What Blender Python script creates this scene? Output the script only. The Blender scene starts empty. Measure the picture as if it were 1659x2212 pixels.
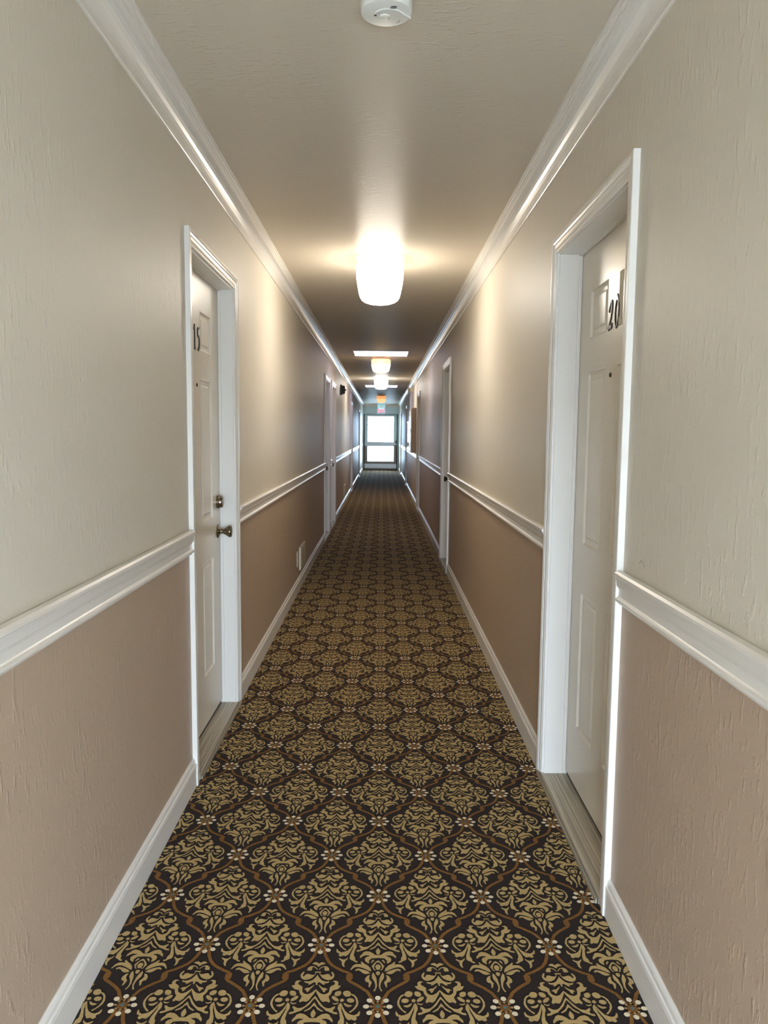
import bpy, bmesh, math, random
from mathutils import Vector, Matrix, geometry
random.seed(7)
scene = bpy.context.scene
COL = scene.collection

# ------------------------------------------------------------------ camera, world, exposure
H = 1.34
F_PX, W_PX, H_PX = 1660.0, 1659.0, 2212.0
pitch = math.atan((H_PX / 2 - 937) / F_PX)
yaw = math.atan((W_PX / 2 - 823) / F_PX)
roll = math.radians(.55)
fw = Vector((math.sin(yaw) * math.cos(pitch), math.cos(yaw) * math.cos(pitch), -math.sin(pitch)))
rt = Vector((math.cos(yaw), -math.sin(yaw), 0))
up = rt.cross(fw)
r2 = math.cos(roll) * rt + math.sin(roll) * up
u2 = -math.sin(roll) * rt + math.cos(roll) * up
cam_data = bpy.data.cameras.new('camera')
cam = bpy.data.objects.new('camera', cam_data)
COL.objects.link(cam)
cam.matrix_world = Matrix(((r2.x, u2.x, -fw.x, 0), (r2.y, u2.y, -fw.y, 0), (r2.z, u2.z, -fw.z, H), (0, 0, 0, 1)))
cam_data.sensor_fit = 'HORIZONTAL'
cam_data.sensor_width = 36
cam_data.lens = 36 * F_PX / W_PX
cam_data.clip_start = .02
scene.camera = cam

SKY = (.66, .81, 1.0)
SKY_STRENGTH = 15.0
world = bpy.data.worlds.new('World')
scene.world = world
world.use_nodes = True
bgn = world.node_tree.nodes['Background']
bgn.inputs[0].default_value = (*SKY, 1)
bgn.inputs[1].default_value = SKY_STRENGTH

vs = scene.view_settings
vs.view_transform = 'Standard'
vs.look = 'None'
vs.gamma = 1
vs.use_curve_mapping = False
vs.exposure = 1.75
scene.cycles.use_denoising = True
scene.cycles.max_bounces = 10
scene.cycles.diffuse_bounces = 8
scene.cycles.glossy_bounces = 4
scene.cycles.transparent_max_bounces = 12
scene.cycles.sample_clamp_indirect = 6

# dimensions
WL, WR = -.705, .650          # wall faces
YB, YE = -1.3, 28.5           # corridor ends
CZ = 2.41                     # ceiling
LAMP_Y = (4.87, 11.06, 15.13, 21.9, 27.05)
# glass bowl and dimmer upper collar of each lamp: colour, strength
LAMP_EMIT = (((1, .92, .80, 13.5), (1, .92, .80, 1.3)), ((1, .80, .50, 3.0), (1, .66, .40, .36)), ((1, .94, .86, 17.0), (1, .94, .86, 1.5)),
             ((1, .60, .30, .34), (1, .46, .16, .27)), ((.62, .95, 1, .13), (.55, .90, 1, .10)))  # last lamp is unlit; its bluish glow stands in for window daylight
SKYLIGHT_EMIT = (.74, .70, 1.0, 1.5)


def portal(name, y, x0, x1, z0, z1, rx):
    d = bpy.data.lights.new(name, 'AREA')
    d.shape = 'RECTANGLE'
    d.size, d.size_y = x1 - x0, z1 - z0
    d.cycles.is_portal = True
    o = bpy.data.objects.new(name, d)
    o.location = ((x0 + x1) / 2, y, (z0 + z1) / 2)
    o.rotation_euler = (rx, 0, 0)
    COL.objects.link(o)


# daylight enters through the far door and an added opening behind the viewer
portal('daylight_far_door', YE + .12, -.60, .56, .1, 2.05, -math.pi / 2)
portal('daylight_added_back_opening', YB - .1, -.30, .62, 0, 1.42, math.pi / 2)

# ------------------------------------------------------------------ helpers
class MB:
    def __init__(s):
        s.v, s.f, s.m, s.sm = [], [], [], []

    def face(s, pts, m=0, sm=False):
        b = len(s.v)
        s.v += [tuple(p) for p in pts]
        s.f.append(tuple(range(b, b + len(pts))))
        s.m.append(m)
        s.sm.append(sm)

    def box(s, x0, x1, y0, y1, z0, z1, m=0):
        b = len(s.v)
        s.v += [(x, y, z) for x in (x0, x1) for y in (y0, y1) for z in (z0, z1)]
        for q in ((0, 1, 3, 2), (4, 6, 7, 5), (0, 4, 5, 1), (2, 3, 7, 6), (0, 2, 6, 4), (1, 5, 7, 3)):
            s.f.append(tuple(b + i for i in q))
            s.m.append(m)
            s.sm.append(False)

    def grid(s, rows, m=0, sm=False, close_u=False, close_v=False):
        b = len(s.v)
        n, k = len(rows), len(rows[0])
        for r in rows:
            s.v += [tuple(p) for p in r]
        for i in range(n if close_u else n - 1):
            for j in range(k if close_v else k - 1):
                i2, j2 = (i + 1) % n, (j + 1) % k
                s.f.append((b + i * k + j, b + i2 * k + j, b + i2 * k + j2, b + i * k + j2))
                s.m.append(m)
                s.sm.append(sm)

    def prism_y(s, prof, y0, y1, m=0):
        """closed (x,z) profile swept along the corridor"""
        s.grid([[(x, y0, z) for x, z in prof], [(x, y1, z) for x, z in prof]], m, False, False, True)
        s.face([(x, y0, z) for x, z in prof], m)
        s.face([(x, y1, z) for x, z in reversed(prof)], m)

    def lathe(s, prof, origin, axis='z', sign=1, seg=40, m=0, sm=True):
        """prof: (radius, distance along axis)"""
        ox, oy, oz = origin
        rows = []
        for i in range(seg):
            a = 2 * math.pi * i / seg
            ca, sa = math.cos(a), math.sin(a)
            if axis == 'z':
                rows.append([(ox + r * ca, oy + r * sa, oz + sign * h) for r, h in prof])
            elif axis == 'x':
                rows.append([(ox + sign * h, oy + r * ca, oz + r * sa) for r, h in prof])
            else:
                rows.append([(ox + r * ca, oy + sign * h, oz + r * sa) for r, h in prof])
        s.grid(rows, m, sm, True, False)

    def build(s, name, mats, parent=None, weld=True, normals=True):
        me = bpy.data.meshes.new(name)
        me.from_pydata(s.v, [], s.f)
        for mt in (mats if isinstance(mats, (list, tuple)) else [mats]):
            me.materials.append(mt)
        me.polygons.foreach_set('material_index', s.m)
        me.polygons.foreach_set('use_smooth', s.sm)
        me.update()
        if weld or normals:
            bm = bmesh.new()
            bm.from_mesh(me)
            if weld:
                bmesh.ops.remove_doubles(bm, verts=bm.verts, dist=1e-5)
            if normals:
                bmesh.ops.recalc_face_normals(bm, faces=bm.faces)
            bm.to_mesh(me)
            bm.free()
        if any(s.sm):
            try:
                me.set_sharp_from_angle(angle=math.radians(40))
            except Exception:
                pass
        o = bpy.data.objects.new(name, me)
        COL.objects.link(o)
        if parent:
            o.parent = parent
            if parent.type == 'EMPTY':
                o.matrix_parent_inverse = parent.matrix_basis.inverted()
        return o


def tag(o, label=None, cat=None, group=None, kind=None):
    for k, v in (('label', label), ('category', cat), ('group', group), ('kind', kind)):
        if v:
            o[k] = v
    return o


def empty(name, loc, **kw):
    o = bpy.data.objects.new(name, None)
    o.empty_display_size = .1
    o.location = loc
    COL.objects.link(o)
    return tag(o, **kw)


# ------------------------------------------------------------------ materials
def lin(r, g, b):
    f = lambda c: (c / 255 / 12.92) if c / 255 <= .04045 else ((c / 255 + .055) / 1.055) ** 2.4
    return (f(r), f(g), f(b), 1)


def mat(name, color, rough=.5, metal=0, spec=.5, coat=0):
    m = bpy.data.materials.new(name)
    m.use_nodes = True
    p = m.node_tree.nodes['Principled BSDF']
    p.inputs['Base Color'].default_value = color if len(color) == 4 else (*color, 1)
    p.inputs['Roughness'].default_value = rough
    p.inputs['Metallic'].default_value = metal
    p.inputs['Specular IOR Level'].default_value = spec
    p.inputs['Coat Weight'].default_value = coat
    return m


def node(m, t, **kw):
    n = m.node_tree.nodes.new(t)
    for k, v in kw.items():
        setattr(n, k, v)
    return n


def link(m, a, b):
    m.node_tree.links.new(a, b)


def bumpy(m, scale, strength, dist, stretch=(1, 1, 1), detail=4, ridged=False, vary=0.0):
    """plaster / roller texture from noise in object space"""
    p = m.node_tree.nodes['Principled BSDF']
    tc = node(m, 'ShaderNodeTexCoord')
    mp = node(m, 'ShaderNodeMapping')
    mp.inputs['Scale'].default_value = stretch
    link(m, tc.outputs['Object'], mp.inputs['Vector'])
    nz = node(m, 'ShaderNodeTexNoise')
    nz.inputs['Scale'].default_value = scale
    nz.inputs['Detail'].default_value = detail
    nz.inputs['Roughness'].default_value = .5
    link(m, mp.outputs['Vector'], nz.inputs['Vector'])
    src = nz.outputs['Fac']
    if ridged:
        rmp = node(m, 'ShaderNodeValToRGB')
        e = rmp.color_ramp.elements
        e[0].position, e[0].color = .56, (0, 0, 0, 1)
        e[1].position, e[1].color = .70, (1, 1, 1, 1)
        link(m, src, rmp.inputs['Fac'])
        # patches where the drips are heavier
        nb = node(m, 'ShaderNodeTexNoise')
        nb.inputs['Scale'].default_value = 3.0
        nb.inputs['Detail'].default_value = 2
        link(m, tc.outputs['Object'], nb.inputs['Vector'])
        r2_ = node(m, 'ShaderNodeValToRGB')
        e = r2_.color_ramp.elements
        e[0].position, e[0].color = .38, (.25, .25, .25, 1)
        e[1].position, e[1].color = .66, (1, 1, 1, 1)
        link(m, nb.outputs['Fac'], r2_.inputs['Fac'])
        mu = node(m, 'ShaderNodeMath', operation='MULTIPLY')
        link(m, rmp.outputs['Color'], mu.inputs[0])
        link(m, r2_.outputs['Color'], mu.inputs[1])
        # fine orange peel underneath
        nf = node(m, 'ShaderNodeTexNoise')
        nf.inputs['Scale'].default_value = 160
        nf.inputs['Detail'].default_value = 2
        link(m, tc.outputs['Object'], nf.inputs['Vector'])
        ma = node(m, 'ShaderNodeMath', operation='MULTIPLY_ADD')
        link(m, nf.outputs['Fac'], ma.inputs[0])
        ma.inputs[1].default_value = .12
        link(m, mu.outputs[0], ma.inputs[2])
        src = ma.outputs[0]
    bp = node(m, 'ShaderNodeBump')
    bp.inputs['Strength'].default_value = strength
    bp.inputs['Distance'].default_value = dist
    link(m, src, bp.inputs['Height'])
    link(m, bp.outputs['Normal'], p.inputs['Normal'])
    return m


def emit(name, color, strength):
    m = mat(name, color, .3)
    p = m.node_tree.nodes['Principled BSDF']
    p.inputs['Emission Color'].default_value = (*color, 1)
    p.inputs['Emission Strength'].default_value = strength
    return m


M = {}
M['wall_upper'] = bumpy(mat('cream_beige_paint', lin(211, 203, 188), .5, spec=.35), 62, .34, .004, (1, 1, .40), 4, True)
M['wall_lower'] = bumpy(mat('tan_brown_paint', lin(181, 160, 138), .45, spec=.35), 62, .36, .004, (1, 1, .40), 4, True)
M['ceiling'] = bumpy(mat('ceiling_paint', lin(208, 197, 179), .42, spec=.18), 75, .34, .004, (.35, 1, 1), 3, True)
# roller-laid gloss: reflections smear along the corridor
m = M['ceiling']
p = m.node_tree.nodes['Principled BSDF']
p.inputs['Anisotropic'].default_value = .78
p.inputs['Anisotropic Rotation'].default_value = .25
cx_ = node(m, 'ShaderNodeCombineXYZ')
cx_.inputs[0].default_value = 1
link(m, cx_.outputs[0], p.inputs['Tangent'])
M['end_glare'] = bumpy(mat('pale_blue_grey_glare', lin(210, 230, 236), .4), 60, .08, .003)  # blue-grey tint stands in for lens glare at the far end
M['trim'] = mat('white_gloss_trim', lin(226, 222, 214), .28, spec=.5)
M['door'] = mat('white_door_paint', lin(222, 215, 201), .30, spec=.35)
M['black'] = mat('black_iron', (.012, .011, .010), .38, 0, .5)
M['gap'] = mat('dark_rubber_gap', (.01, .01, .01), .8, 0, .2)
M['nickel'] = mat('antique_nickel', (.26, .22, .16), .24, 1)
M['bronze'] = mat('dark_bronze', (.08, .06, .045), .3, 1)
M['white_plastic'] = mat('white_plastic', lin(226, 226, 218), .4)
M['almond_plastic'] = mat('almond_plastic', lin(200, 190, 166), .4)
M['maroon'] = mat('dark_maroon_metal', (.012, .0015, .0015), .45)
M['lens'] = mat('strobe_lens', (.10, .02, .02), .15)
M['brass'] = mat('brass_ring', (.55, .38, .12), .25, 1)
# milky glass that lets daylight through
m = mat('opal_glass', (.80, .88, .88), .25)
p_ = m.node_tree.nodes['Principled BSDF']
tl = m.node_tree.nodes.new('ShaderNodeBsdfTranslucent')
tl.inputs[0].default_value = (.80, .92, .92, 1)
mx = m.node_tree.nodes.new('ShaderNodeMixShader')
mx.inputs[0].default_value = .6
m.node_tree.links.new(p_.outputs[0], mx.inputs[1])
m.node_tree.links.new(tl.outputs[0], mx.inputs[2])
m.node_tree.links.new(mx.outputs[0], m.node_tree.nodes['Material Output'].inputs[0])
M['opal'] = m
M['steel'] = mat('brushed_fitter', (.55, .55, .54), .35, 1)
M['scuff'] = mat('scuff_mark', lin(150, 145, 132), .5)
M['sign_white'] = emit('sign_white', (.55, .58, .72), .16)
M['sign_red'] = emit('sign_red', (.85, .22, .26), .32)
M['frame_alu'] = mat('pale_aluminium', (.62, .66, .70), .35, .6)

# threshold: brushed grey-tan metal, streaked along its length
m = mat('worn_threshold', lin(176, 166, 146), .38, .25, .5)
p = m.node_tree.nodes['Principled BSDF']
tc = node(m, 'ShaderNodeTexCoord')
mp = node(m, 'ShaderNodeMapping')
mp.inputs['Scale'].default_value = (120, 1.2, 10)
nz = node(m, 'ShaderNodeTexNoise')
nz.inputs['Scale'].default_value = 1.5
nz.inputs['Detail'].default_value = 5
cr = node(m, 'ShaderNodeValToRGB')
cr.color_ramp.elements[0].position, cr.color_ramp.elements[0].color = .3, lin(140, 130, 113)
cr.color_ramp.elements[1].position, cr.color_ramp.elements[1].color = .7, lin(196, 187, 168)
link(m, tc.outputs['Object'], mp.inputs['Vector'])
link(m, mp.outputs['Vector'], nz.inputs['Vector'])
link(m, nz.outputs['Fac'], cr.inputs['Fac'])
link(m, cr.outputs['Color'], p.inputs['Base Color'])
M['threshold'] = m


def yarn(name, c, vary=.5):
    m = mat(name, c, .95, 0, .05)
    p = m.node_tree.nodes['Principled BSDF']
    p.inputs['Sheen Weight'].default_value = .06
    p.inputs['Sheen Roughness'].default_value = .6
    tc = node(m, 'ShaderNodeTexCoord')
    nz = node(m, 'ShaderNodeTexNoise')
    nz.inputs['Scale'].default_value = 520
    nz.inputs['Detail'].default_value = 2
    cr = node(m, 'ShaderNodeValToRGB')
    cr.color_ramp.elements[0].position = .32
    cr.color_ramp.elements[0].color = tuple(x * (1 - vary) for x in c[:3]) + (1,)
    cr.color_ramp.elements[1].position = .68
    cr.color_ramp.elements[1].color = tuple(min(1, x * (1 + vary)) for x in c[:3]) + (1,)
    link(m, tc.outputs['Object'], nz.inputs['Vector'])
    link(m, nz.outputs['Fac'], cr.inputs['Fac'])
    link(m, cr.outputs['Color'], p.inputs['Base Color'])
    bp = node(m, 'ShaderNodeBump')
    bp.inputs['Strength'].default_value = .5
    bp.inputs['Distance'].default_value = .002
    link(m, nz.outputs['Fac'], bp.inputs['Height'])
    link(m, bp.outputs['Normal'], p.inputs['Normal'])
    return m


M['yarn_dark'] = yarn('yarn_dark_brown', (.020, .0110, .0068, 1), .75)
M['yarn_tan'] = yarn('yarn_tan', (.45, .315, .125, 1), .25)
M['yarn_rust'] = yarn('yarn_rust', (.20, .088, .013, 1), .35)
M['yarn_cream'] = yarn('yarn_cream', (.74, .64, .45, 1), .2)
M['yarn_ochre'] = yarn('yarn_ochre', (.42, .24, .09, 1), .25)
M['yarn_teal'] = yarn('yarn_teal', (.10, .16, .16, 1), .25)

# window glass: grey tint added to dim far daylight, with a faint mirror
m = bpy.data.materials.new('tinted_glass')
m.use_nodes = True
nt = m.node_tree
nt.nodes.clear()
out = nt.nodes.new('ShaderNodeOutputMaterial')
mix = nt.nodes.new('ShaderNodeMixShader')
tr = nt.nodes.new('ShaderNodeBsdfTransparent')
gl = nt.nodes.new('ShaderNodeBsdfGlossy')
gl.inputs['Roughness'].default_value = .02
tr.inputs[0].default_value = (.74, .79, .82, 1)
fr = nt.nodes.new('ShaderNodeFresnel')
fr.inputs[0].default_value = 1.45
nt.links.new(fr.outputs[0], mix.inputs[0])
nt.links.new(tr.outputs[0], mix.inputs[1])
nt.links.new(gl.outputs[0], mix.inputs[2])
nt.links.new(mix.outputs[0], out.inputs[0])
M['glass'] = m

# ------------------------------------------------------------------ doors in each wall: (outer casing y0, y1)
CASE = .060
LEFT_DOORS = [(2.805, 3.735), (9.47, 10.40), (10.72, 11.65), (17.55, 18.48), (23.5, 24.43)]
RIGHT_DOORS = [(2.028, 2.963), (7.31, 8.21), (13.1, 14.0), (19.6, 20.5), (25.2, 26.1)]
ZT = 2.006                    # top of each opening
THICK = .14


def spans(doors):
    y, o = YB, []
    for a, b in doors:
        o.append((y, a))
        y = b
    o.append((y, YE))
    return o


# ------------------------------------------------------------------ floor: figured carpet
MOTIF = [[[0,351],[5,357],[11,360],[17,362],[13,367],[7,369],[3,366],[0,363]],[[2,339],[6,346],[13,351],[16,347],[15,342],[18,337],[28,338],[26,348],[21,353],[15,354],[7,351],[2,344]],[[0,334],[7,334],[8,330],[0,330]],[[5,329],[9,322],[16,323],[23,326],[29,325],[32,319],[34,316],[37,320],[35,326],[33,333],[36,334],[41,326],[42,319],[40,312],[35,306],[28,304],[21,306],[13,311],[8,319],[4,327]],[[0,323],[3,316],[10,305],[18,300],[25,299],[31,301],[29,295],[23,293],[19,293],[20,287],[14,290],[9,295],[5,297],[2,294],[2,288],[0,287]],[[5,289],[10,284],[16,278],[23,277],[29,272],[25,271],[23,268],[21,262],[17,266],[14,273],[8,281]],[[0,273],[5,267],[10,261],[16,257],[22,256],[28,259],[32,264],[33,273],[33,280],[39,286],[44,289],[45,294],[43,298],[38,300],[43,303],[49,302],[53,297],[53,286],[60,286],[57,279],[52,273],[43,270],[40,268],[39,262],[36,255],[32,249],[34,241],[37,234],[34,229],[29,233],[24,232],[19,231],[13,238],[8,249],[3,259],[0,268]],[[0,251],[4,245],[10,234],[16,225],[22,217],[29,212],[38,211],[45,216],[49,218],[50,213],[45,205],[47,200],[54,199],[57,195],[54,192],[47,194],[38,199],[29,203],[23,210],[17,216],[11,223],[6,233],[2,240],[0,242]],[[0,230],[4,223],[8,215],[14,209],[22,203],[21,200],[15,203],[8,208],[4,215],[0,219]],[[0,208],[3,203],[6,195],[5,189],[3,183],[0,182]],[[62,264],[62,259],[60,254],[56,251],[51,250],[48,251],[46,254],[46,259],[48,264],[52,267],[57,268],[60,267]],[[86,256],[84,251],[80,249],[74,249],[70,251],[67,256],[66,261],[68,266],[72,268],[77,269],[82,266],[85,261]],[[57,235],[55,233],[51,234],[47,236],[43,240],[40,245],[40,249],[42,251],[46,250],[50,247],[54,243],[57,239]],[[94,236],[93,232],[89,230],[85,229],[80,231],[77,234],[76,238],[78,242],[81,244],[86,244],[90,243],[93,240]],[[42,229],[47,227],[52,228],[57,231],[56,226],[50,223],[45,224]],[[69,229],[73,227],[79,223],[90,221],[87,217],[80,215],[74,218],[70,224]],[[70,237],[68,233],[65,232],[61,233],[60,237],[61,241],[65,243],[68,241]],[[85,259],[94,255],[100,246],[104,232],[103,221],[98,211],[90,201],[85,197],[83,201],[90,207],[95,215],[99,227],[98,238],[94,248],[86,255]],[[57,222],[61,228],[64,229],[64,218],[65,204],[69,191],[72,181],[73,166],[70,161],[64,158],[59,153],[53,151],[52,156],[58,159],[59,170],[63,178],[62,188],[60,200],[56,210]],[[65,225],[68,216],[73,205],[79,197],[87,192],[95,190],[102,194],[107,204],[109,198],[107,189],[100,185],[102,178],[97,173],[90,177],[82,175],[76,183],[71,196],[66,210],[64,221]],[[77,171],[82,165],[88,162],[94,164],[100,168],[100,163],[93,156],[92,151],[92,144],[88,136],[84,135],[86,144],[85,152],[82,159],[78,164]],[[0,180],[8,181],[13,187],[21,193],[31,195],[38,191],[41,184],[45,179],[47,173],[46,168],[43,171],[38,176],[32,179],[20,178],[24,175],[30,172],[34,166],[33,157],[29,152],[24,148],[22,153],[24,157],[20,163],[17,167],[11,168],[0,169]],[[9,159],[13,163],[17,156],[18,149],[15,152],[12,156]],[[0,160],[4,157],[10,149],[16,138],[13,132],[11,126],[8,123],[5,124],[9,128],[10,136],[8,144],[4,151],[0,153]],[[0,145],[4,144],[7,138],[6,132],[4,126],[0,125]],[[0,120],[5,118],[5,111],[2,106],[0,105]],[[17,122],[19,131],[26,141],[35,148],[42,156],[44,151],[41,145],[50,146],[58,145],[64,139],[70,124],[67,124],[62,131],[56,135],[48,135],[40,132],[31,127],[24,122],[17,119]],[[19,113],[26,120],[35,125],[43,128],[51,130],[57,125],[56,120],[50,123],[44,120],[39,114],[33,110],[26,110]],[[12,116],[15,109],[15,96],[11,88],[8,81],[6,70],[7,61],[11,52],[8,50],[4,59],[2,70],[3,83],[4,96],[8,108]],[[20,107],[26,104],[31,96],[32,88],[29,82],[24,81],[22,76],[23,65],[20,64],[17,73],[15,81],[19,87],[22,94],[21,101]]]
TRELLIS = [(8, 420), (15, 392), (23, 373), (34, 358), (47, 348), (62, 338), (77, 331), (79, 325), (79, 309), (80, 302), (98, 289), (111, 279), (125, 265), (141, 232)]
PX, PY = .2995, .4335         # repeat of the pattern
CX0, CY0 = .003, 1.677        # one rosette


def ribbon(pts, w):
    """outline of a band of width w(i) along pts"""
    L, R = [], []
    n = len(pts)
    for i, p in enumerate(pts):
        a = Vector(pts[max(i - 1, 0)])
        b = Vector(pts[min(i + 1, n - 1)])
        t = (b - a).normalized()
        nrm = Vector((-t.y, t.x))
        ww = w(i) if callable(w) else w
        L.append((p[0] + nrm.x * ww / 2, p[1] + nrm.y * ww / 2))
        R.append((p[0] - nrm.x * ww / 2, p[1] - nrm.y * ww / 2))
    return L, R


def circle(cx, cy, r, n=8, ry=None, rot=0):
    ry = ry or r
    o = []
    for i in range(n):
        a = 2 * math.pi * i / n
        x, y = r * math.cos(a), ry * math.sin(a)
        o.append((cx + x * math.cos(rot) - y * math.sin(rot), cy + x * math.sin(rot) + y * math.cos(rot)))
    return o


def tess(poly):
    return geometry.tessellate_polygon([[Vector((x, y, 0)) for x, y in poly]])


def motif_polys(step=1):
    """list of (material, height, polygon in metres, triangles)"""
    out = []
    for sh in MOTIF:
        pts = sh if step == 1 or len(sh) < 9 else sh[::step]
        for sx in (1, -1):
            poly = [(sx * x / 1000, y / 1000) for x, y in pts]
            out.append((1, .0016, poly, tess(poly)))
    return out


def trellis_quads():
    out = []
    for sx in (1, -1):
        pts = [(sx * x / 1000, y / 1000) for x, y in TRELLIS]
        L, R = ribbon(pts, lambda i: .016 if i in (7, 8) else .0088)
        out.append((L, R))
    return out


def rosette():
    out = [(2, .0014, circle(0, 0, .0125, 12))]
    for k in range(8):
        a = math.pi / 4 * k
        out.append((3, .0022, circle(.0275 * math.cos(a), .0275 * math.sin(a), .0076, 10, .0068, a)))
        out.append((4, .0022, circle(.0158 * math.cos(a), .0158 * math.sin(a), .0035, 7)))
    out.append((5, .0024, circle(0, 0, .0052, 8)))
    return out


def build_floor():
    V, Fc, Mi = [], [], []

    def quad(pts, m):
        b = len(V)
        V.extend(pts)
        Fc.append(tuple(range(b, b + len(pts))))
        Mi.append(m)
    x0, x1, y0, y1 = WL - .02, WR + .02, YB - .12, YE + .1
    quad([(x0, y0, 0), (x1, y0, 0), (x1, y1, 0), (x0, y1, 0)], 0)
    quad([(x0, y0, -.04), (x0, y1, -.04), (x1, y1, -.04), (x1, y0, -.04)], 0)
    quad([(x0, y0, 0), (x0, y0, -.04), (x1, y0, -.04), (x1, y0, 0)], 0)
    quad([(x0, y1, 0), (x1, y1, 0), (x1, y1, -.04), (x0, y1, -.04)], 0)
    quad([(x0, y0, 0), (x0, y1, 0), (x0, y1, -.04), (x0, y0, -.04)], 0)
    quad([(x1, y0, 0), (x1, y0, -.04), (x1, y1, -.04), (x1, y1, 0)], 0)
    fine, coarse = motif_polys(1), motif_polys(2)
    tq, rs = trellis_quads(), rosette()
    lo, hi = WL - .13, WR + .13      # runs on under the baseboards and thresholds

    def inside(ps):
        return all(lo < p[0] < hi and y0 < p[1] < y1 for p in ps)
    j0, j1 = int((.55 - CY0) / PY * 2) - 2, int((YE - CY0) / PY * 2) + 1
    for j in range(j0, j1 + 1):
        oy = CY0 + j * PY / 2
        for i in range(-5, 6):
            if (i + j) % 2:
                continue
            ox = CX0 + i * PX / 2
            for mi, h, poly, tri in (fine if oy < 11 else coarse):
                pts = [(ox + x, oy + y, h) for x, y in poly]
                if not inside(pts):
                    # keep what lies on the floor, one triangle at a time
                    for t in tri:
                        q = [pts[k] for k in t]
                        if inside(q):
                            quad(q, mi)
                    continue
                b = len(V)
                V.extend(pts)
                for t in tri:
                    Fc.append((b + t[0], b + t[1], b + t[2]))
                    Mi.append(mi)
            for L, R in tq:
                for k in range(len(L) - 1):
                    q = [(ox + x, oy + y, .0010) for x, y in (L[k], R[k], R[k + 1], L[k + 1])]
                    if inside(q):
                        quad(q, 2)
            for mi, h, poly in rs:
                q = [(ox + x, oy + y, h) for x, y in poly]
                if inside(q):
                    quad(q, mi)
    me = bpy.data.meshes.new('floor')
    me.from_pydata(V, [], Fc)
    for k in ('yarn_dark', 'yarn_tan', 'yarn_rust', 'yarn_cream', 'yarn_ochre', 'yarn_teal'):
        me.materials.append(M[k])
    me.polygons.foreach_set('material_index', Mi)
    me.update()
    o = bpy.data.objects.new('floor', me)
    COL.objects.link(o)
    return o


tag(build_floor(), 'dark brown carpet with tan damask figures and cream rosettes', 'floor', kind='structure')

# ------------------------------------------------------------------ ceiling and walls
mb = MB()
mb.box(WL - THICK - .04, WR + THICK + .04, YB - .12, YE + .14, CZ, CZ + .12)
tag(mb.build('ceiling', M['ceiling']), 'glossy beige textured ceiling of the corridor', 'ceiling', kind='structure')

SPLIT = .93


def wall(name, side, doors, label):
    """side -1 left, +1 right; rooms behind are closed off by an outer skin"""
    mb = MB()
    xf = WL if side < 0 else WR
    xb = xf + side * THICK
    xs = xf + side * (THICK + .04)
    a, b = min(xf, xb), max(xf, xb)
    for y0, y1 in spans([(p + CASE - .012, q - CASE + .012) for p, q in doors]):
        mb.box(a, b, y0, y1, -.04, SPLIT, 1)
        mb.box(a, b, y0, y1, SPLIT, CZ, 0)
    for p, q in doors:
        mb.box(a, b, p + CASE - .012, q - CASE + .012, ZT + .012, CZ, 0)
    mb.box(min(xb, xs), max(xb, xs), YB, YE, -.04, CZ, 0)
    if side > 0:      # pencil-grey scuff beside the door, above the chair rail
        pts = [(1.905 - .0012 * k * 4, 1.0215 + .010 * math.sin(math.pi * min(1, k / 8.0))) for k in range(10)]
        L, R = ribbon(pts, .0022)
        for k in range(len(L) - 1):
            mb.face([(xf - .0006, y, z) for y, z in (L[k], R[k], R[k + 1], L[k + 1])], 2)
    o = mb.build(name, [M['wall_upper'], M['wall_lower'], M['scuff']], weld=False)
    return tag(o, label, 'wall', kind='structure')


wall('wall_left', -1, LEFT_DOORS, 'two-tone cream and tan corridor wall around door 15')
wall('wall_right', 1, RIGHT_DOORS, 'two-tone cream and tan corridor wall around door 20')

# far end wall around the glazed exit door
DX0, DX1, DZ1 = -.665, .585, 2.055
mb = MB()
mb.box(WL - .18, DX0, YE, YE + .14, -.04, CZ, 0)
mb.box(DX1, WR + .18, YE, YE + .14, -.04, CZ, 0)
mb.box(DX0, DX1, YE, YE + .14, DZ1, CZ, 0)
tag(mb.build('wall_end', [M['end_glare']], weld=False), 'pale end wall above the glazed exit door', 'wall', kind='structure')
# unseen wall behind the viewer, its opening shaped to light the near walls
mb = MB()
mb.box(WL - .18, -.30, YB - .12, YB, -.04, CZ, 0)
mb.box(.62, WR + .18, YB - .12, YB, -.04, CZ, 0)
mb.box(-.30, .62, YB - .12, YB, 1.42, CZ, 0)
tag(mb.build('wall_back', [M['wall_upper']], weld=False), 'unseen wall with an added daylight opening behind the viewer', 'wall', kind='structure')

# ------------------------------------------------------------------ baseboards, chair rails, crown mouldings
BASE_PROF = [(0, 0), (.014, 0), (.014, .078), (.0125, .081), (.0145, .084), (.0145, .088), (.010, .092), (.009, .101), (.006, .106), (.002, .110), (0, .110)]
RAIL_PROF = [(0, .980), (.006, .983), (.018, .981), (.024, .976), (.025, .969), (.021, .964), (.0205, .960), (.0185, .958), (.0165, .940), (.013, .937),
             (.0125, .933), (.010, .931), (.011, .913), (.014, .910), (.0185, .907), (.0195, .902), (.0165, .898), (.012, .896), (.0105, .892), (.004, .889), (0, .889)]
CROWN = [(0, -.097), (.006, -.097), (.008, -.094), (.008, -.088)]
for k in range(1, 8):
    t = k / 7.0
    CROWN.append((.008 + .042 * (1 - math.cos(t * math.pi / 2)), -.088 + .060 * math.sin(t * math.pi / 2)))
CROWN += [(.054, -.026), (.056, -.020), (.060, -.020), (.061, -.013), (.067, -.013), (.069, -.006), (.076, -.006), (.077, 0), (0, 0)]
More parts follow.
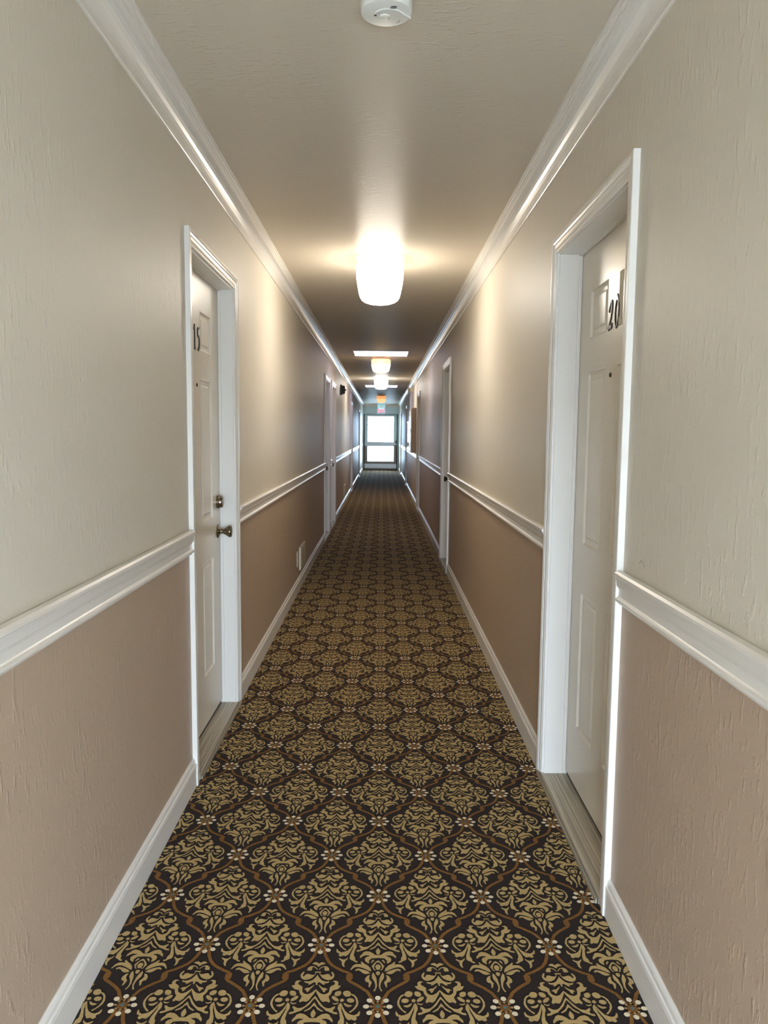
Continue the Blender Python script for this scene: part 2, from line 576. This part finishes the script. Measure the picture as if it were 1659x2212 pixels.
for nm, side, doors in (('left', -1, LEFT_DOORS), ('right', 1, RIGHT_DOORS)):
    xf = WL if side < 0 else WR
    P = lambda prof, dz=0: [(xf - side * d, z + dz) for d, z in prof]
    who = 'door 15' if side < 0 else 'door 20'
    mb = MB()
    for y0, y1 in spans(doors):
        mb.prism_y(P(BASE_PROF), y0, y1)
    tag(mb.build('baseboard_' + nm, M['trim'], weld=False), 'white moulded baseboard along the wall of ' + who, 'baseboard', kind='structure')
    mb = MB()
    for y0, y1 in spans(doors):
        mb.prism_y(P(RAIL_PROF), y0, y1)
    tag(mb.build('trim_1' if side < 0 else 'trim_2', M['trim'], weld=False), 'white chair rail along the wall of ' + who, 'chair rail', kind='structure')
    mb = MB()
    mb.prism_y(P(CROWN, CZ), YB, YE)
    tag(mb.build('trim_3' if side < 0 else 'trim_4', M['trim'], weld=False), 'white crown moulding above the wall of ' + who, 'crown moulding', kind='structure')
mb = MB()
mb.grid([[(x, YE - d, CZ + z) for d, z in CROWN] for x in (WL, WR)], 0, False, False, True)
tag(mb.build('trim_5', M['trim'], weld=False), 'pale crown moulding across the end wall', 'crown moulding', kind='structure')

# ------------------------------------------------------------------ numbered doors
CASE_PROF = [(0, 0), (0, .009), (.004, .0115), (.011, .0115), (.013, .0135), (.022, .0125), (.032, .0135), (.035, .0165), (.041, .018), (.044, .0175), (.046, .019), (.058, .0185), (.060, .017), (.060, 0)]
PANEL_Z = [(.258, .770), (.946, 1.566), (1.680, 1.848)]


def stroke(mb, pts, w, dep, place, m=0):
    """a flat bar bent along pts, thickness dep"""
    s = []
    n = len(pts)
    for i in range(n - 1):          # smooth the path
        p0, p1, p2, p3 = pts[max(i - 1, 0)], pts[i], pts[i + 1], pts[min(i + 2, n - 1)]
        for k in range(4):
            t = k / 4
            s.append(tuple(.5 * (2 * p1[c] + (p2[c] - p0[c]) * t + (2 * p0[c] - 5 * p1[c] + 4 * p2[c] - p3[c]) * t * t
                                 + (3 * p1[c] - p0[c] - 3 * p2[c] + p3[c]) * t ** 3) for c in (0, 1)))
    s.append(pts[-1])
    N = len(s)
    ww = (lambda i: w[0] + (w[1] - w[0]) * i / (N - 1)) if isinstance(w, tuple) else w
    L, R = ribbon(s, ww)
    rows = []
    for a, b in zip(L, R):
        rows.append([place(*a, 0), place(*a, dep * .7), place(a[0] * .85 + b[0] * .15, a[1] * .85 + b[1] * .15, dep),
                     place(a[0] * .15 + b[0] * .85, a[1] * .15 + b[1] * .85, dep), place(*b, dep * .7), place(*b, 0)])
    mb.grid(rows, m)
    mb.face(rows[0], m)
    mb.face(rows[-1][::-1], m)


DIGITS = {
    '2': [([(-.017, .058), (-.015, .068), (-.008, .078), (-.003, .081)], (.009, .006)),
          ([(-.003, .081), (.003, .090), (.010, .091), (.014, .084), (.014, .070), (.008, .046), (-.006, .024), (-.016, .010)], .0055),
          ([(-.019, .004), (-.014, .009), (-.004, .012), (.006, .008), (.013, .010), (.016, .022)], (.013, .006))],
    '0': [([(-.005, .084), (-.014, .070), (-.018, .045), (-.015, .022), (-.009, .012)], .0058),
          ([(-.002, .101), (.009, .093), (.016, .075), (.018, .048), (.014, .022), (.004, .005), (-.005, .002), (-.010, .010)], .0062)],
    '1': [([(-.012, .080), (-.006, .090), (.0, .100)], .006), ([(.0, .102), (.001, .060), (.0, .004)], .007), ([(-.008, .003), (.008, .003)], .006)],
    '5': [([(-.013, .094), (-.013, .058)], .007), ([(-.013, .092), (.000, .090), (.014, .095)], .006),
          ([(-.013, .058), (-.004, .062), (.006, .060), (.013, .048), (.0145, .032), (.010, .014), (.000, .004), (-.012, .007)], (.006, .009))],
}


def make_door(name, side, y0, y1, label, digits=None, num_y=None, num_gap=.072, panel_shift=0, knob=None, dead=False, peep=False, knob_mat='nickel', recess=.075):
    """side -1/+1; y0..y1 outer casing; n points into the corridor"""
    n = -side
    xf = WL if side < 0 else WR
    xl = xf - n * recess
    a, b = y0 + CASE, y1 - CASE
    root = empty(name, (xf, (y0 + y1) / 2, 0), label=label, cat='door', kind='structure')
    # casing with mitred corners
    mb = MB()
    rows = []
    for u, d in CASE_PROF:
        x = xf + n * d
        rows.append([(x, a - u, .0), (x, a - u, ZT + u), (x, b + u, ZT + u), (x, b + u, .0)])
    mb.grid(rows)
    mb.face([r[0] for r in rows])
    mb.face([r[-1] for r in rows][::-1])
    mb.build('casing', M['trim'], root)
    # jamb lining with stop
    mb = MB()
    x0, x1 = sorted((xf + n * .001, xf - n * (THICK - .002)))
    mb.box(x0, x1, a - .0115, a + .006, .012, ZT + .006)
    mb.box(x0, x1, b - .006, b + .0115, .012, ZT + .006)
    mb.box(x0, x1, a - .0115, b + .0115, ZT - .006, ZT + .0115)
    s0, s1 = sorted((xl + n * .003, xl + n * .014))
    mb.box(s0, s1, a + .006, a + .012, .03, ZT - .006)
    mb.box(s0, s1, b - .012, b - .006, .03, ZT - .006)
    mb.box(s0, s1, a + .006, b - .006, ZT - .012, ZT - .006)
    mb.build('jamb', M['trim'], root, weld=False)
    # leaf: six raised panels
    la, lb, lz0, lz1 = a + .0085, b - .0085, .036, ZT - .009
    w = lb - la
    pw, mid = w * .257, w * .152
    st = (w - 2 * pw - mid) / 2
    ys = [la] + [v + panel_shift for v in (la + st, la + st + pw, lb - st - pw, lb - st)] + [lb]
    zs = [lz0]
    for p_, q_ in PANEL_Z:
        zs += [p_, q_]
    zs.append(lz1)
    X = lambda d: xl + n * d
    mb = MB()
    for i in range(5):
        for j in range(7):
            A, B, C, D = ys[i], ys[i + 1], zs[j], zs[j + 1]
            if i in (1, 3) and j in (1, 3, 5):
                rings = []
                for ins, d in ((0, 0), (.0035, .002), (.008, -.006), (.014, -.0075), (.026, -.0075), (.034, -.0015), (.036, -.0015)):
                    rings.append([(X(d), A + ins, C + ins), (X(d), B - ins, C + ins), (X(d), B - ins, D - ins), (X(d), A + ins, D - ins)])
                mb.grid(rings, 0, False, False, True)
                mb.face(rings[-1])
            else:
                mb.face([(X(0), A, C), (X(0), B, C), (X(0), B, D), (X(0), A, D)])
    for q in ([(la, lz0), (lb, lz0)], [(lb, lz0), (lb, lz1)], [(lb, lz1), (la, lz1)], [(la, lz1), (la, lz0)]):
        (p0, q0), (p1, q1) = q
        mb.face([(X(0), p0, q0), (X(0), p1, q1), (X(-.04), p1, q1), (X(-.04), p0, q0)])
    mb.face([(X(-.04), la, lz0), (X(-.04), lb, lz0), (X(-.04), lb, lz1), (X(-.04), la, lz1)])
    leaf = mb.build('door_leaf', M['door'], root)
    # dark rubber sweep below the leaf
    mb = MB()
    s0, s1 = sorted((X(-.004), X(-.036)))
    mb.box(s0, s1, la, lb, .024, .036)
    tag(mb.build('door_sweep', M['gap'], root), 'dark rubber strip below the door')
    # ribbed threshold
    mb = MB()
    prof = [(xf + n * .016, .0), (xf + n * .016, .014), (xf + n * .012, .019)]
    d = .010
    while d > -recess - .035:
        prof += [(xf + n * d, .0205), (xf + n * (d - .0085), .0205), (xf + n * (d - .0093), .0193), (xf + n * (d - .0107), .0193)]
        d -= .0115
    prof += [(xf + n * d, .021), (xf - n * (THICK - .004), .021), (xf - n * (THICK - .004), .0)]
    mb.prism_y(prof, a - .006, b + .006)
    # shallow nosing in front of the casing feet
    nose = [(xf + n * .0192, .001), (xf + n * .0235, .001), (xf + n * .0235, .011), (xf + n * .0192, .019)]
    mb.prism_y(nose, a - .004, b + .030)
    tag(mb.build('threshold', M['threshold'], root, weld=False), 'worn ribbed metal threshold')
    if knob is not None:
        ky, kz = knob
        mb = MB()
        mb.lathe([(0, 0), (.0325, 0), (.0335, .003), (.030, .007), (.020, .010), (.0125, .014), (.0115, .022), (.012, .028), (.019, .040), (.0265, .050), (.0285, .056), (.0275, .062), (.022, .0655), (.012, .066), (0, .066)],
                 (X(0), ky, kz), 'x', n, 36)
        mb.build('knob', M[knob_mat], leaf)
        if dead:
            mb = MB()
            mb.lathe([(0, 0), (.031, 0), (.0315, .010), (.0295, .012), (.0275, .014), (.027, .022), (.024, .027), (.016, .029), (0, .029)],
                     (X(0), ky - .005, kz + .140), 'x', n, 36)
            mb.build('deadbolt', M[knob_mat], leaf)
    if peep:
        mb = MB()
        mb.lathe([(.0078, 0), (.0078, .003), (.0055, .004), (.0045, .001), (0, .0015)], (X(0), (la + lb) / 2 + panel_shift * 1.3, 1.535), 'x', n, 18)
        tag(mb.build('peephole', M['bronze'], leaf), 'small dark peephole')
    if digits:
        ym = num_y
        sgn = -side            # reading direction along +y on the left wall, -y on the right
        for k, ch in enumerate(digits):
            off = (k - .5) * num_gap
            mb = MB()
            place = lambda u, v, dd, off=off: (X(dd), ym + sgn * (off + u), 1.678 + v)
            for pts, ww in DIGITS[ch]:
                stroke(mb, pts, tuple(v * 1.35 for v in ww) if isinstance(ww, tuple) else ww * 1.35, .0035, place)
            o = mb.build('house_number', M['black'], leaf, weld=False)
            tag(o, 'black metal numeral ' + ch)
    return root


make_door('door_1', -1, *LEFT_DOORS[0], 'cream six-panel door with black number 15, brass-toned knob and deadbolt', '15', 3.243, .066, -.026, (LEFT_DOORS[0][1] - CASE - .060, .873), True, True, recess=.067)
make_door('door_2', 1, *RIGHT_DOORS[0], 'cream six-panel door with black number 20 and peephole', '20', 2.484, .066, 0, (RIGHT_DOORS[0][0] + CASE + .065, .873), True, True, recess=.083)
make_door('door_3', -1, *LEFT_DOORS[1], 'nearer of two neighbouring cream doors beyond door 15', knob=(LEFT_DOORS[1][1] - CASE - .06, .873), dead=True)
make_door('door_4', -1, *LEFT_DOORS[2], 'farther of two neighbouring cream doors, just before the dark fire alarm', knob=(LEFT_DOORS[2][1] - CASE - .06, .873), dead=True)
make_door('door_5', -1, *LEFT_DOORS[3], 'cream door just beyond the dark fire alarm on the same wall', knob=(LEFT_DOORS[3][1] - CASE - .06, .873))
make_door('door_6', -1, *LEFT_DOORS[4], 'last cream door before the exit, on the fire alarm wall', knob=(LEFT_DOORS[4][1] - CASE - .06, .873))
make_door('door_7', 1, *RIGHT_DOORS[1], 'cream door with small dark knob, next after door 20', knob=(RIGHT_DOORS[1][1] - CASE - .06, .873), knob_mat='bronze')
make_door('door_8', 1, *RIGHT_DOORS[2], 'cream door right before the projecting beige wall cabinet', knob=(RIGHT_DOORS[2][0] + CASE + .06, .873))
make_door('door_9', 1, *RIGHT_DOORS[3], 'cream door just beyond the framed notice board', knob=(RIGHT_DOORS[3][0] + CASE + .06, .873))
make_door('door_10', 1, *RIGHT_DOORS[4], 'last cream door before the exit, on the wall cabinet side', knob=(RIGHT_DOORS[4][0] + CASE + .06, .873))

# ------------------------------------------------------------------ glazed exit door at the far end
root = empty('door_11', (-.04, YE, 0), label='glazed two-pane exit door at the far end of the corridor', cat='door', kind='structure')
y0, y1 = YE + .03, YE + .075
lx0, lx1 = DX0 + .030, DX1 - .030
gx0, gx1 = -.548, .470
mb = MB()
mb.box(DX0, DX0 + .022, YE + .01, YE + .12, 0, DZ1)
mb.box(DX1 - .022, DX1, YE + .01, YE + .12, 0, DZ1)
mb.box(DX0, DX1, YE + .01, YE + .12, DZ1 - .010, DZ1)
mb.box(DX0 + .022, DX0 + .045, YE + .076, YE + .12, 0, DZ1 - .01)
mb.box(DX1 - .045, DX1 - .022, YE + .076, YE + .12, 0, DZ1 - .01)
mb.box(DX0 + .045, DX1 - .045, YE + .076, YE + .12, DZ1 - .035, DZ1 - .01)
mb.box(DX0 + .022, DX1 - .022, YE + .01, YE + .12, 0, .019)
tag(mb.build('door_frame', M['gap'], root, weld=False), 'door frame, darkened like the shaded gaps beside the leaf')  # near-black colour stands in for shaded gaps round the leaf
mb = MB()
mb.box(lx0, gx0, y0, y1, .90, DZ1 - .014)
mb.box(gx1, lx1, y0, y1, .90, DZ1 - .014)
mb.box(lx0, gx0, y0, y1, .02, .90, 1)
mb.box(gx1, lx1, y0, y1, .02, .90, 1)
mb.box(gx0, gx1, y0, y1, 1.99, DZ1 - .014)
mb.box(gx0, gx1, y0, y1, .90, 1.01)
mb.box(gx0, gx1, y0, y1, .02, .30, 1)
leaf = mb.build('door_leaf', [M['end_glare'], mat('grey_brown_paint', lin(150, 140, 130), .4)], root, weld=False)
for z0, z1 in ((1.01, 1.99), (.30, .90)):
    mb = MB()
    mb.box(gx0, gx1, YE + .050, YE + .056, z0, z1)
    g = mb.build('glass_pane', M['glass'], leaf)
    mb = MB()
    for q in ((gx0, gx0 + .03, z0, z1), (gx1 - .03, gx1, z0, z1), (gx0 + .03, gx1 - .03, z0, z0 + .03), (gx0 + .03, gx1 - .03, z1 - .02, z1)):
        mb.box(q[0], q[1], YE + .022, YE + .049, q[2], q[3])
    tag(mb.build('glazing_bead', M['frame_alu'], leaf, weld=False), 'pale metal glazing bead')
mb = MB()
mb.box(lx0 + .02, lx1 - .02, YE - .012, y0, .885, 1.005)
mb.box(lx0 + .05, lx1 - .05, YE - .024, YE - .012, .915, .975)
tag(mb.build('push_bar', M['frame_alu'], root, weld=False), 'pale metal push bar across the door')
mb = MB()
mb.box(lx0 + .005, lx1 - .005, YE + .024, y0, .07, .23)
tag(mb.build('kick_plate', M['frame_alu'], root), 'pale metal kick plate')
mb = MB()
mb.box(lx1 - .050, lx1 - .010, YE + .006, y0, .97, 1.09)
mb.box(lx1 - .110, lx1 - .020, YE - .030, YE - .024, .900, .925)
mb.box(lx1 - .035, lx1 - .020, YE - .024, YE + .006, .905, .925)
tag(mb.build('latch', M['bronze'], root, weld=False), 'dark latch beside the push bar')

# ------------------------------------------------------------------ ceiling lights
LSHAPE = [(.108, .013), (.126, .015), (.138, .020), (.144, .030), (.147, .050), (.147, .085), (.144, .120), (.137, .165), (.129, .205), (.122, .230), (.113, .246), (.096, .258), (.070, .267), (.035, .2715), (0, .2725)]
LLAB = ['brightly lit white glass ceiling light nearest the numbered doors',
        'dim warm-yellow glass ceiling light just beyond the wide skylight',
        'brightly lit white glass ceiling light in front of the far skylight',
        'dim orange-glowing glass ceiling light beyond both skylights',
        'unlit glass ceiling light with added bluish glow, just before the exit sign']
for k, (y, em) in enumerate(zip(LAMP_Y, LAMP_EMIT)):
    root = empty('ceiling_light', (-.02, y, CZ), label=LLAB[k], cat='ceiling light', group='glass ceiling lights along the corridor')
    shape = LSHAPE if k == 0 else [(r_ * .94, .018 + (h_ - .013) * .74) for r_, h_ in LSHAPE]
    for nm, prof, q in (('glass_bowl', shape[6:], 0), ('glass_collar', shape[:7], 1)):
        sm = emit('emissive_glass', em[q][:3], em[q][3]) if em else M['opal']
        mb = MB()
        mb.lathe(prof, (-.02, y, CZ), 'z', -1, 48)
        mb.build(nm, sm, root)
    mb = MB()
    fh = .013 if k == 0 else .018
    mb.lathe([(0, 0), (.092, 0), (.093, .003), (.093, fh - .003), (.100, fh - .001), (.100, fh + .002), (0, fh + .002)], (-.02, y, CZ), 'z', -1, 40)
    mb.build('fitter', M['steel'], root)

# skylight diffusers in the ceiling
for k, (y0, y1) in enumerate(((10.10, 10.76), (17.12, 17.90))):
    lab = ['wide pale skylight panel before the dim yellow ceiling light', 'far pale skylight panel behind a bright white ceiling light'][k]
    root = empty('skylight', (-.02, (y0 + y1) / 2, CZ), label=lab, cat='skylight', group='skylight panels in the ceiling')
    mb = MB()
    mb.box(-.375, .335, y0 + .01, y1 - .01, CZ - .006, CZ)
    mb.build('diffuser', emit('daylight_diffuser', SKYLIGHT_EMIT[:3], SKYLIGHT_EMIT[3]), root)
    mb = MB()
    for q in ((-.385, -.375, y0, y1), (.335, .345, y0, y1), (-.375, .335, y0, y0 + .01), (-.375, .335, y1 - .01, y1)):
        mb.box(q[0], q[1], q[2], q[3], CZ - .009, CZ)
    mb.build('frame', M['white_plastic'], root, weld=False)

# ------------------------------------------------------------------ smoke detector
sx, sy = .002, 1.990
root = empty('smoke_detector', (sx, sy, CZ), label='round white smoke detector on the near ceiling', cat='smoke detector')
mb = MB()
mb.lathe([(0, 0), (.066, 0), (.066, .010), (.0625, .012), (.0625, .017)], (sx, sy, CZ), 'z', -1, 48)
mb.build('mounting_base', M['white_plastic'], root)
mb = MB()
mb.lathe([(.0600, .014), (.0635, .018), (.0645, .024), (.0635, .044), (.0610, .049), (.0570, .0505), (0, .0512)], (sx, sy, CZ), 'z', -1, 56)
body = mb.build('housing', M['white_plastic'], root)
mb = MB()
for k in range(14):
    a0 = 2 * math.pi * k / 14 + .08
    pts = [a0 + j * .07 for j in range(5)]
    mb.grid([[(sx + .0631 * math.cos(t), sy + .0631 * math.sin(t), CZ - .0125), (sx + .0650 * math.cos(t), sy + .0650 * math.sin(t), CZ - .0125),
              (sx + .0650 * math.cos(t), sy + .0650 * math.sin(t), CZ - .0165), (sx + .0631 * math.cos(t), sy + .0631 * math.sin(t), CZ - .0165)] for t in pts])
tag(mb.build('vent_slots', M['gap'], root, weld=False), 'dark vent slots round the rim')
# raised swirl on the face: a low disc with a ridge that runs out to the rim
zf = CZ - .0512
mb = MB()
arc = [(sx + .006 + .036 * math.cos(t), sy + .010 + .036 * math.sin(t)) for t in [math.radians(205 + 12 * j) for j in range(10)]]
arc += [(sx + .044, sy + .000), (sx + .052, sy + .008), (sx + .0585, sy + .016)]
arc = [(x, y) for x, y in arc]
L, R = ribbon(arc, .005)
mb.grid([[(a[0], a[1], zf + .003), (a[0], a[1], zf - .003), (b[0], b[1], zf - .003), (b[0], b[1], zf + .003)] for a, b in zip(L, R)])
mb.build('ridge', M['white_plastic'], root)
mb = MB()
mb.lathe([(0, 0), (.013, 0), (.013, .0025), (.011, .0035), (0, .0035)], (sx - .004, sy + .010, zf), 'z', -1, 24)
mb.build('test_button', M['white_plastic'], root)
mb = MB()
for q in ((.008, -.030, .016), (.011, -.036, .014)):
    mb = MB()
    mb.box(sx + q[0], sx + q[0] + q[2], sy + q[1], sy + q[1] + .0025, zf - .0006, zf + .001)
    tag(mb.build('sounder_slot', M['gap'], root), 'dark slot')
mb = MB()
mb.box(sx - .030, sx - .024, sy + .004, sy + .007, zf - .0008, zf + .001)
tag(mb.build('indicator', M['gap'], root), 'small dark indicator')
mb = MB()
L, R = ribbon([(sx + .024, sy + .034), (sx + .028, sy + .037), (sx + .034, sy + .024)], .0022)
for k in range(2):
    mb.face([(x, y, zf - .0007) for x, y in (L[k], R[k], R[k + 1], L[k + 1])])
mb.build('tick_mark', M['scuff'], root)

# ------------------------------------------------------------------ fire alarm (dark horn strobe)
ay, az = 13.20, 2.075
root = empty('fire_alarm', (WL, ay, az), label='dark maroon fire alarm horn high on the wall', cat='fire alarm')
mb = MB()
mb.box(WL, WL + .024, ay - .065, ay + .065, az - .085, az + .085)
mb.build('back_plate', M['maroon'], root)
mb = MB()
prof = []
for k in range(9):
    t = -math.pi / 2 + math.pi * k / 8
    prof.append((WL + .052 + .028 * math.cos(t) ** .6 if abs(math.cos(t)) > 1e-6 else WL + .052, az + .070 * math.sin(t)))
prof = [(WL + .024, az - .07)] + prof + [(WL + .024, az + .07)]
mb.prism_y(prof, ay - .058, ay + .058)
mb.build('housing', M['maroon'], root)
mb = MB()
mb.box(WL + .078, WL + .094, ay - .022, ay + .022, az - .014, az + .014)
tag(mb.build('strobe', M['lens'], root), 'small red strobe lens')

# ------------------------------------------------------------------ wall plates low on the wall
def socket(name, y, label):
    root = empty(name, (WL, y, .278), label=label, cat='outlet')
    mb = MB()
    z0, z1, a, b = .215, .342, y - .042, y + .042
    rings = []
    for ins, d in ((0, 0), (0, .004), (.003, .0065), (.008, .0072)):
        rings.append([(WL + d, a + ins, z0 + ins), (WL + d, b - ins, z0 + ins), (WL + d, b - ins, z1 - ins), (WL + d, a + ins, z1 - ins)])
    mb.grid(rings, 0, False, False, True)
    mb.face(rings[-1])
    mb.build('cover_plate', M['almond_plastic'], root)
    for zc in (.253, .304):
        mb = MB()
        mb.lathe([(0, .0085), (.013, .0085), (.0165, .0080), (.017, .006)], (WL, y, zc), 'x', 1, 20)
        r = mb.build('receptacle', M['white_plastic'], root)
        mb = MB()
        for dy in (-.006, .006):
            mb.box(WL + .0084, WL + .0092, y + dy - .001, y + dy + .001, zc - .004, zc + .005)
        mb.build('slots', M['gap'], r, weld=False)


def blank_plate(name, y0, y1, z0, z1, d, label, cat):
    root = empty(name, (WL, (y0 + y1) / 2, (z0 + z1) / 2), label=label, cat=cat)
    mb = MB()
    mb.box(WL, WL + d, y0, y1, z0, z1)
    mb.build('frame', M['almond_plastic'], root)
    mb = MB()
    rings = []
    for ins, dd in ((.012, d), (.016, d + .003), (.05, d + .003)):
        rings.append([(WL + dd, y0 + ins, z0 + ins), (WL + dd, y1 - ins, z0 + ins), (WL + dd, y1 - ins, z1 - ins), (WL + dd, y0 + ins, z1 - ins)])
    mb.grid(rings, 0, False, False, True)
    mb.face(rings[-1])
    mb.build('cover', M['almond_plastic'], root)


socket('wall_outlet', 6.44, 'small almond duplex outlet low on the wall beyond door 15')
blank_plate('cover_plate', 6.575, 6.99, .157, .355, .014, 'wide almond blank cover plate beside the small outlet', 'cover plate')
blank_plate('cover_plate', 14.40, 14.72, .153, .373, .014, 'low almond cover plate below the dark fire alarm', 'cover plate')

# ------------------------------------------------------------------ things on the opposite wall
root = empty('wall_cabinet', (WR, 15.05, .985), label='tall beige cabinet box projecting above the chair rail', cat='wall cabinet')
mb = MB()
bx = WR - .090
rr = .018
prof = [(WR, .985), (bx, .985), (bx, 1.83 - rr)] + [(bx + rr - rr * math.cos(t), 1.83 - rr + rr * math.sin(t)) for t in (.4, .8, 1.2, math.pi / 2)] + [(WR, 1.83)]
mb.prism_y(prof, 14.60, 15.50)
mb.build('box', M['wall_lower'], root)  # tan-brown colour stands in for shade on the beige box
mb = MB()
mb.box(bx - .012, bx, 14.63, 15.47, 1.02, 1.79)
d_ = mb.build('cabinet_door', M['trim'], root)
mb = MB()
mb.box(bx - .024, bx - .012, 14.66, 14.69, 1.36, 1.44)
mb.build('handle', M['steel'], d_)
for zc in (1.72, 1.40, 1.10):
    mb = MB()
    mb.lathe([(0, -.03), (.008, -.03), (.008, .03), (0, .03)], (bx - .012, 15.475, zc), 'z', 1, 10)
    mb.build('hinge', M['steel'], d_)

root = empty('notice_board', (WR, 18.1, 1.26), label='glass-fronted notice board in a white frame beyond the wall cabinet', cat='notice board')
mb = MB()
x1, x0 = WR, WR - .035
for q in ((17.5, 18.75, .985, 1.02), (17.5, 18.75, 1.60, 1.635), (17.5, 17.535, 1.02, 1.60), (18.715, 18.75, 1.02, 1.60)):
    mb.box(x0, x1, q[0], q[1], q[2], q[3])
mb.build('frame', M['trim'], root, weld=False)
mb = MB()
mb.box(WR - .010, WR, 17.535, 18.715, 1.02, 1.60)
mb.build('backing', mat('cork_backing', lin(150, 122, 90), .8), root)
mb = MB()
mb.box(WR - .028, WR - .024, 17.535, 18.715, 1.02, 1.60)
mb.build('glass_cover', M['glass'], root)

ey, ez = 16.3, 2.265
root = empty('emergency_light', (WR, ey, ez), label='small beige emergency light with two round heads near the crown', cat='emergency light')
mb = MB()
mb.box(WR - .055, WR, ey - .13, ey + .13, ez - .045, ez + .045)
mb.build('battery_box', M['almond_plastic'], root)
for dy in (-.09, .09):
    mb = MB()
    mb.lathe([(0, 0), (.012, 0), (.014, .012), (.036, .028), (.040, .045), (.038, .050), (0, .046)], (WR - .055, ey + dy, ez + .004), 'x', -1, 24)
    h_ = mb.build('lamp_head', M['almond_plastic'], root)
    mb = MB()
    mb.lathe([(.034, .046), (.041, .046), (.041, .053), (.034, .053), (.034, .046)], (WR - .055, ey + dy, ez + .004), 'x', -1, 24)
    mb.build('ring', M['brass'], h_)

# ------------------------------------------------------------------ exit sign
root = empty('exit_sign', (-.02, YE, 2.17), label='white exit sign with red letters above the glazed door', cat='exit sign')
mb = MB()
mb.box(-.172, .136, YE - .045, YE, 2.082, 2.268)
mb.build('housing', M['sign_white'], root)
mb = MB()
for q in ((-.172, .136, 2.258, 2.268), (-.172, .136, 2.082, 2.092), (-.172, -.162, 2.092, 2.258), (.126, .136, 2.092, 2.258)):
    mb.box(q[0], q[1], YE - .050, YE - .045, q[2], q[3])
mb.build('bezel', M['steel'], root, weld=False)
mb = MB()
Hh, Wd, T, z0 = .125, .050, .0145, 2.112


def bar(x0, z0_, x1, z1_, t=T):
    d = Vector((x1 - x0, z1_ - z0_)).normalized()
    nx, nz_ = -d.y * t / 2, d.x * t / 2
    q = [(x0 + nx, z0_ + nz_), (x0 - nx, z0_ - nz_), (x1 - nx, z1_ - nz_), (x1 + nx, z1_ + nz_)]
    f = [(x, YE - .049, z) for x, z in q]
    bk = [(x, YE - .045, z) for x, z in q]
    mb.face(f)
    for i in range(4):
        mb.face([f[i], f[(i + 1) % 4], bk[(i + 1) % 4], bk[i]])


x = -.140
bar(x + T / 2, z0, x + T / 2, z0 + Hh)
for zz in (z0 + T / 2, z0 + Hh / 2, z0 + Hh - T / 2):
    bar(x, zz, x + Wd, zz)
x += .068
bar(x, z0, x + .056, z0 + Hh)
bar(x, z0 + Hh, x + .056, z0)
x += .075
bar(x + T / 2, z0, x + T / 2, z0 + Hh)
x += .032
bar(x, z0 + Hh - T / 2, x + .062, z0 + Hh - T / 2)
bar(x + .031, z0, x + .031, z0 + Hh)
tag(mb.build('lettering', M['sign_red'], root, weld=False), 'red letters EXIT')

# ------------------------------------------------------------------ outside
mb = MB()
mb.box(-40, 40, YE + .16, 90, -.25, -.10)
mb.box(-40, 40, -60, YB - .16, -.25, -.10)
tag(mb.build('ground', mat('pale_concrete', (.62, .61, .58), .9), weld=False), 'sunlit pale concrete ground outside the exit', 'ground', kind='structure')
mb = MB()
pts = []
for k in range(13):
    t = k / 12
    pts.append((-.55 + 2.6 * t ** 1.25, YE + 2.2 + 8.0 * t ** .8))
L, R = ribbon(pts, 1.5)
mb.grid([[(*a, -.095), (*b, -.095)] for a, b in zip(L, R)])
tag(mb.build('lawn', mat('bleached_grass', (.018, .048, .046), .9)), 'curving strip of pale grass seen through the lower pane', 'lawn', kind='stuff')
# shrub seen through the upper pane
root = empty('garden_shrub', (-1.05, YE + 6, -.1), label='leafy shrub outside, seen through the upper pane', cat='shrub')
mb = MB()
for k in range(900):
    c = Vector((-1.05 + random.gauss(0, .26), YE + 6 + random.gauss(0, .3), 1.25 + random.gauss(0, .42)))
    d1 = Vector((random.uniform(-1, 1), random.uniform(-1, 1), random.uniform(-1, 1))).normalized() * .06
    d2 = d1.cross(Vector((random.uniform(-1, 1), random.uniform(-1, 1), random.uniform(-1, 1)))).normalized() * .028
    mb.face([c - d1, c + d2, c + d1, c - d2])
mb.build('foliage', mat('pale_leaf', (.03, .06, .045), .7), root, weld=False, normals=False)
mb = MB()
for k in range(5):
    x = -1.05 + (k - 2) * .07
    mb.lathe([(.022, 0), (.018, .8), (.010, 1.4)], (x, YE + 6 + .05 * (k % 2), -.1), 'z', 1, 8)
mb.build('stem', mat('shrub_bark', (.12, .09, .07), .9), root, weld=False)
root = empty('slim_tree', (.62, YE + 7, -.1), label='slim pale tree trunk outside, seen through the upper pane', cat='tree')
mb = MB()
mb.lathe([(.075, 0), (.060, 1.0), (.055, 2.4), (.045, 3.6), (.02, 4.6)], (.62, YE + 7, -.1), 'z', 1, 14)
mb.build('trunk', mat('pale_bark', (.04, .038, .045), .9), root)
mb = MB()
for k in range(500):
    c = Vector((.62 + random.gauss(0, .8), YE + 7 + random.gauss(0, .8), 4.9 + random.gauss(0, .5)))
    d1 = Vector((random.uniform(-1, 1), random.uniform(-1, 1), random.uniform(-1, 1))).normalized() * .09
    d2 = d1.cross(Vector((random.uniform(-1, 1), random.uniform(-1, 1), random.uniform(-1, 1)))).normalized() * .04
    mb.face([c - d1, c + d2, c + d1, c - d2])
mb.build('crown', bpy.data.materials['pale_leaf'], root, weld=False, normals=False)
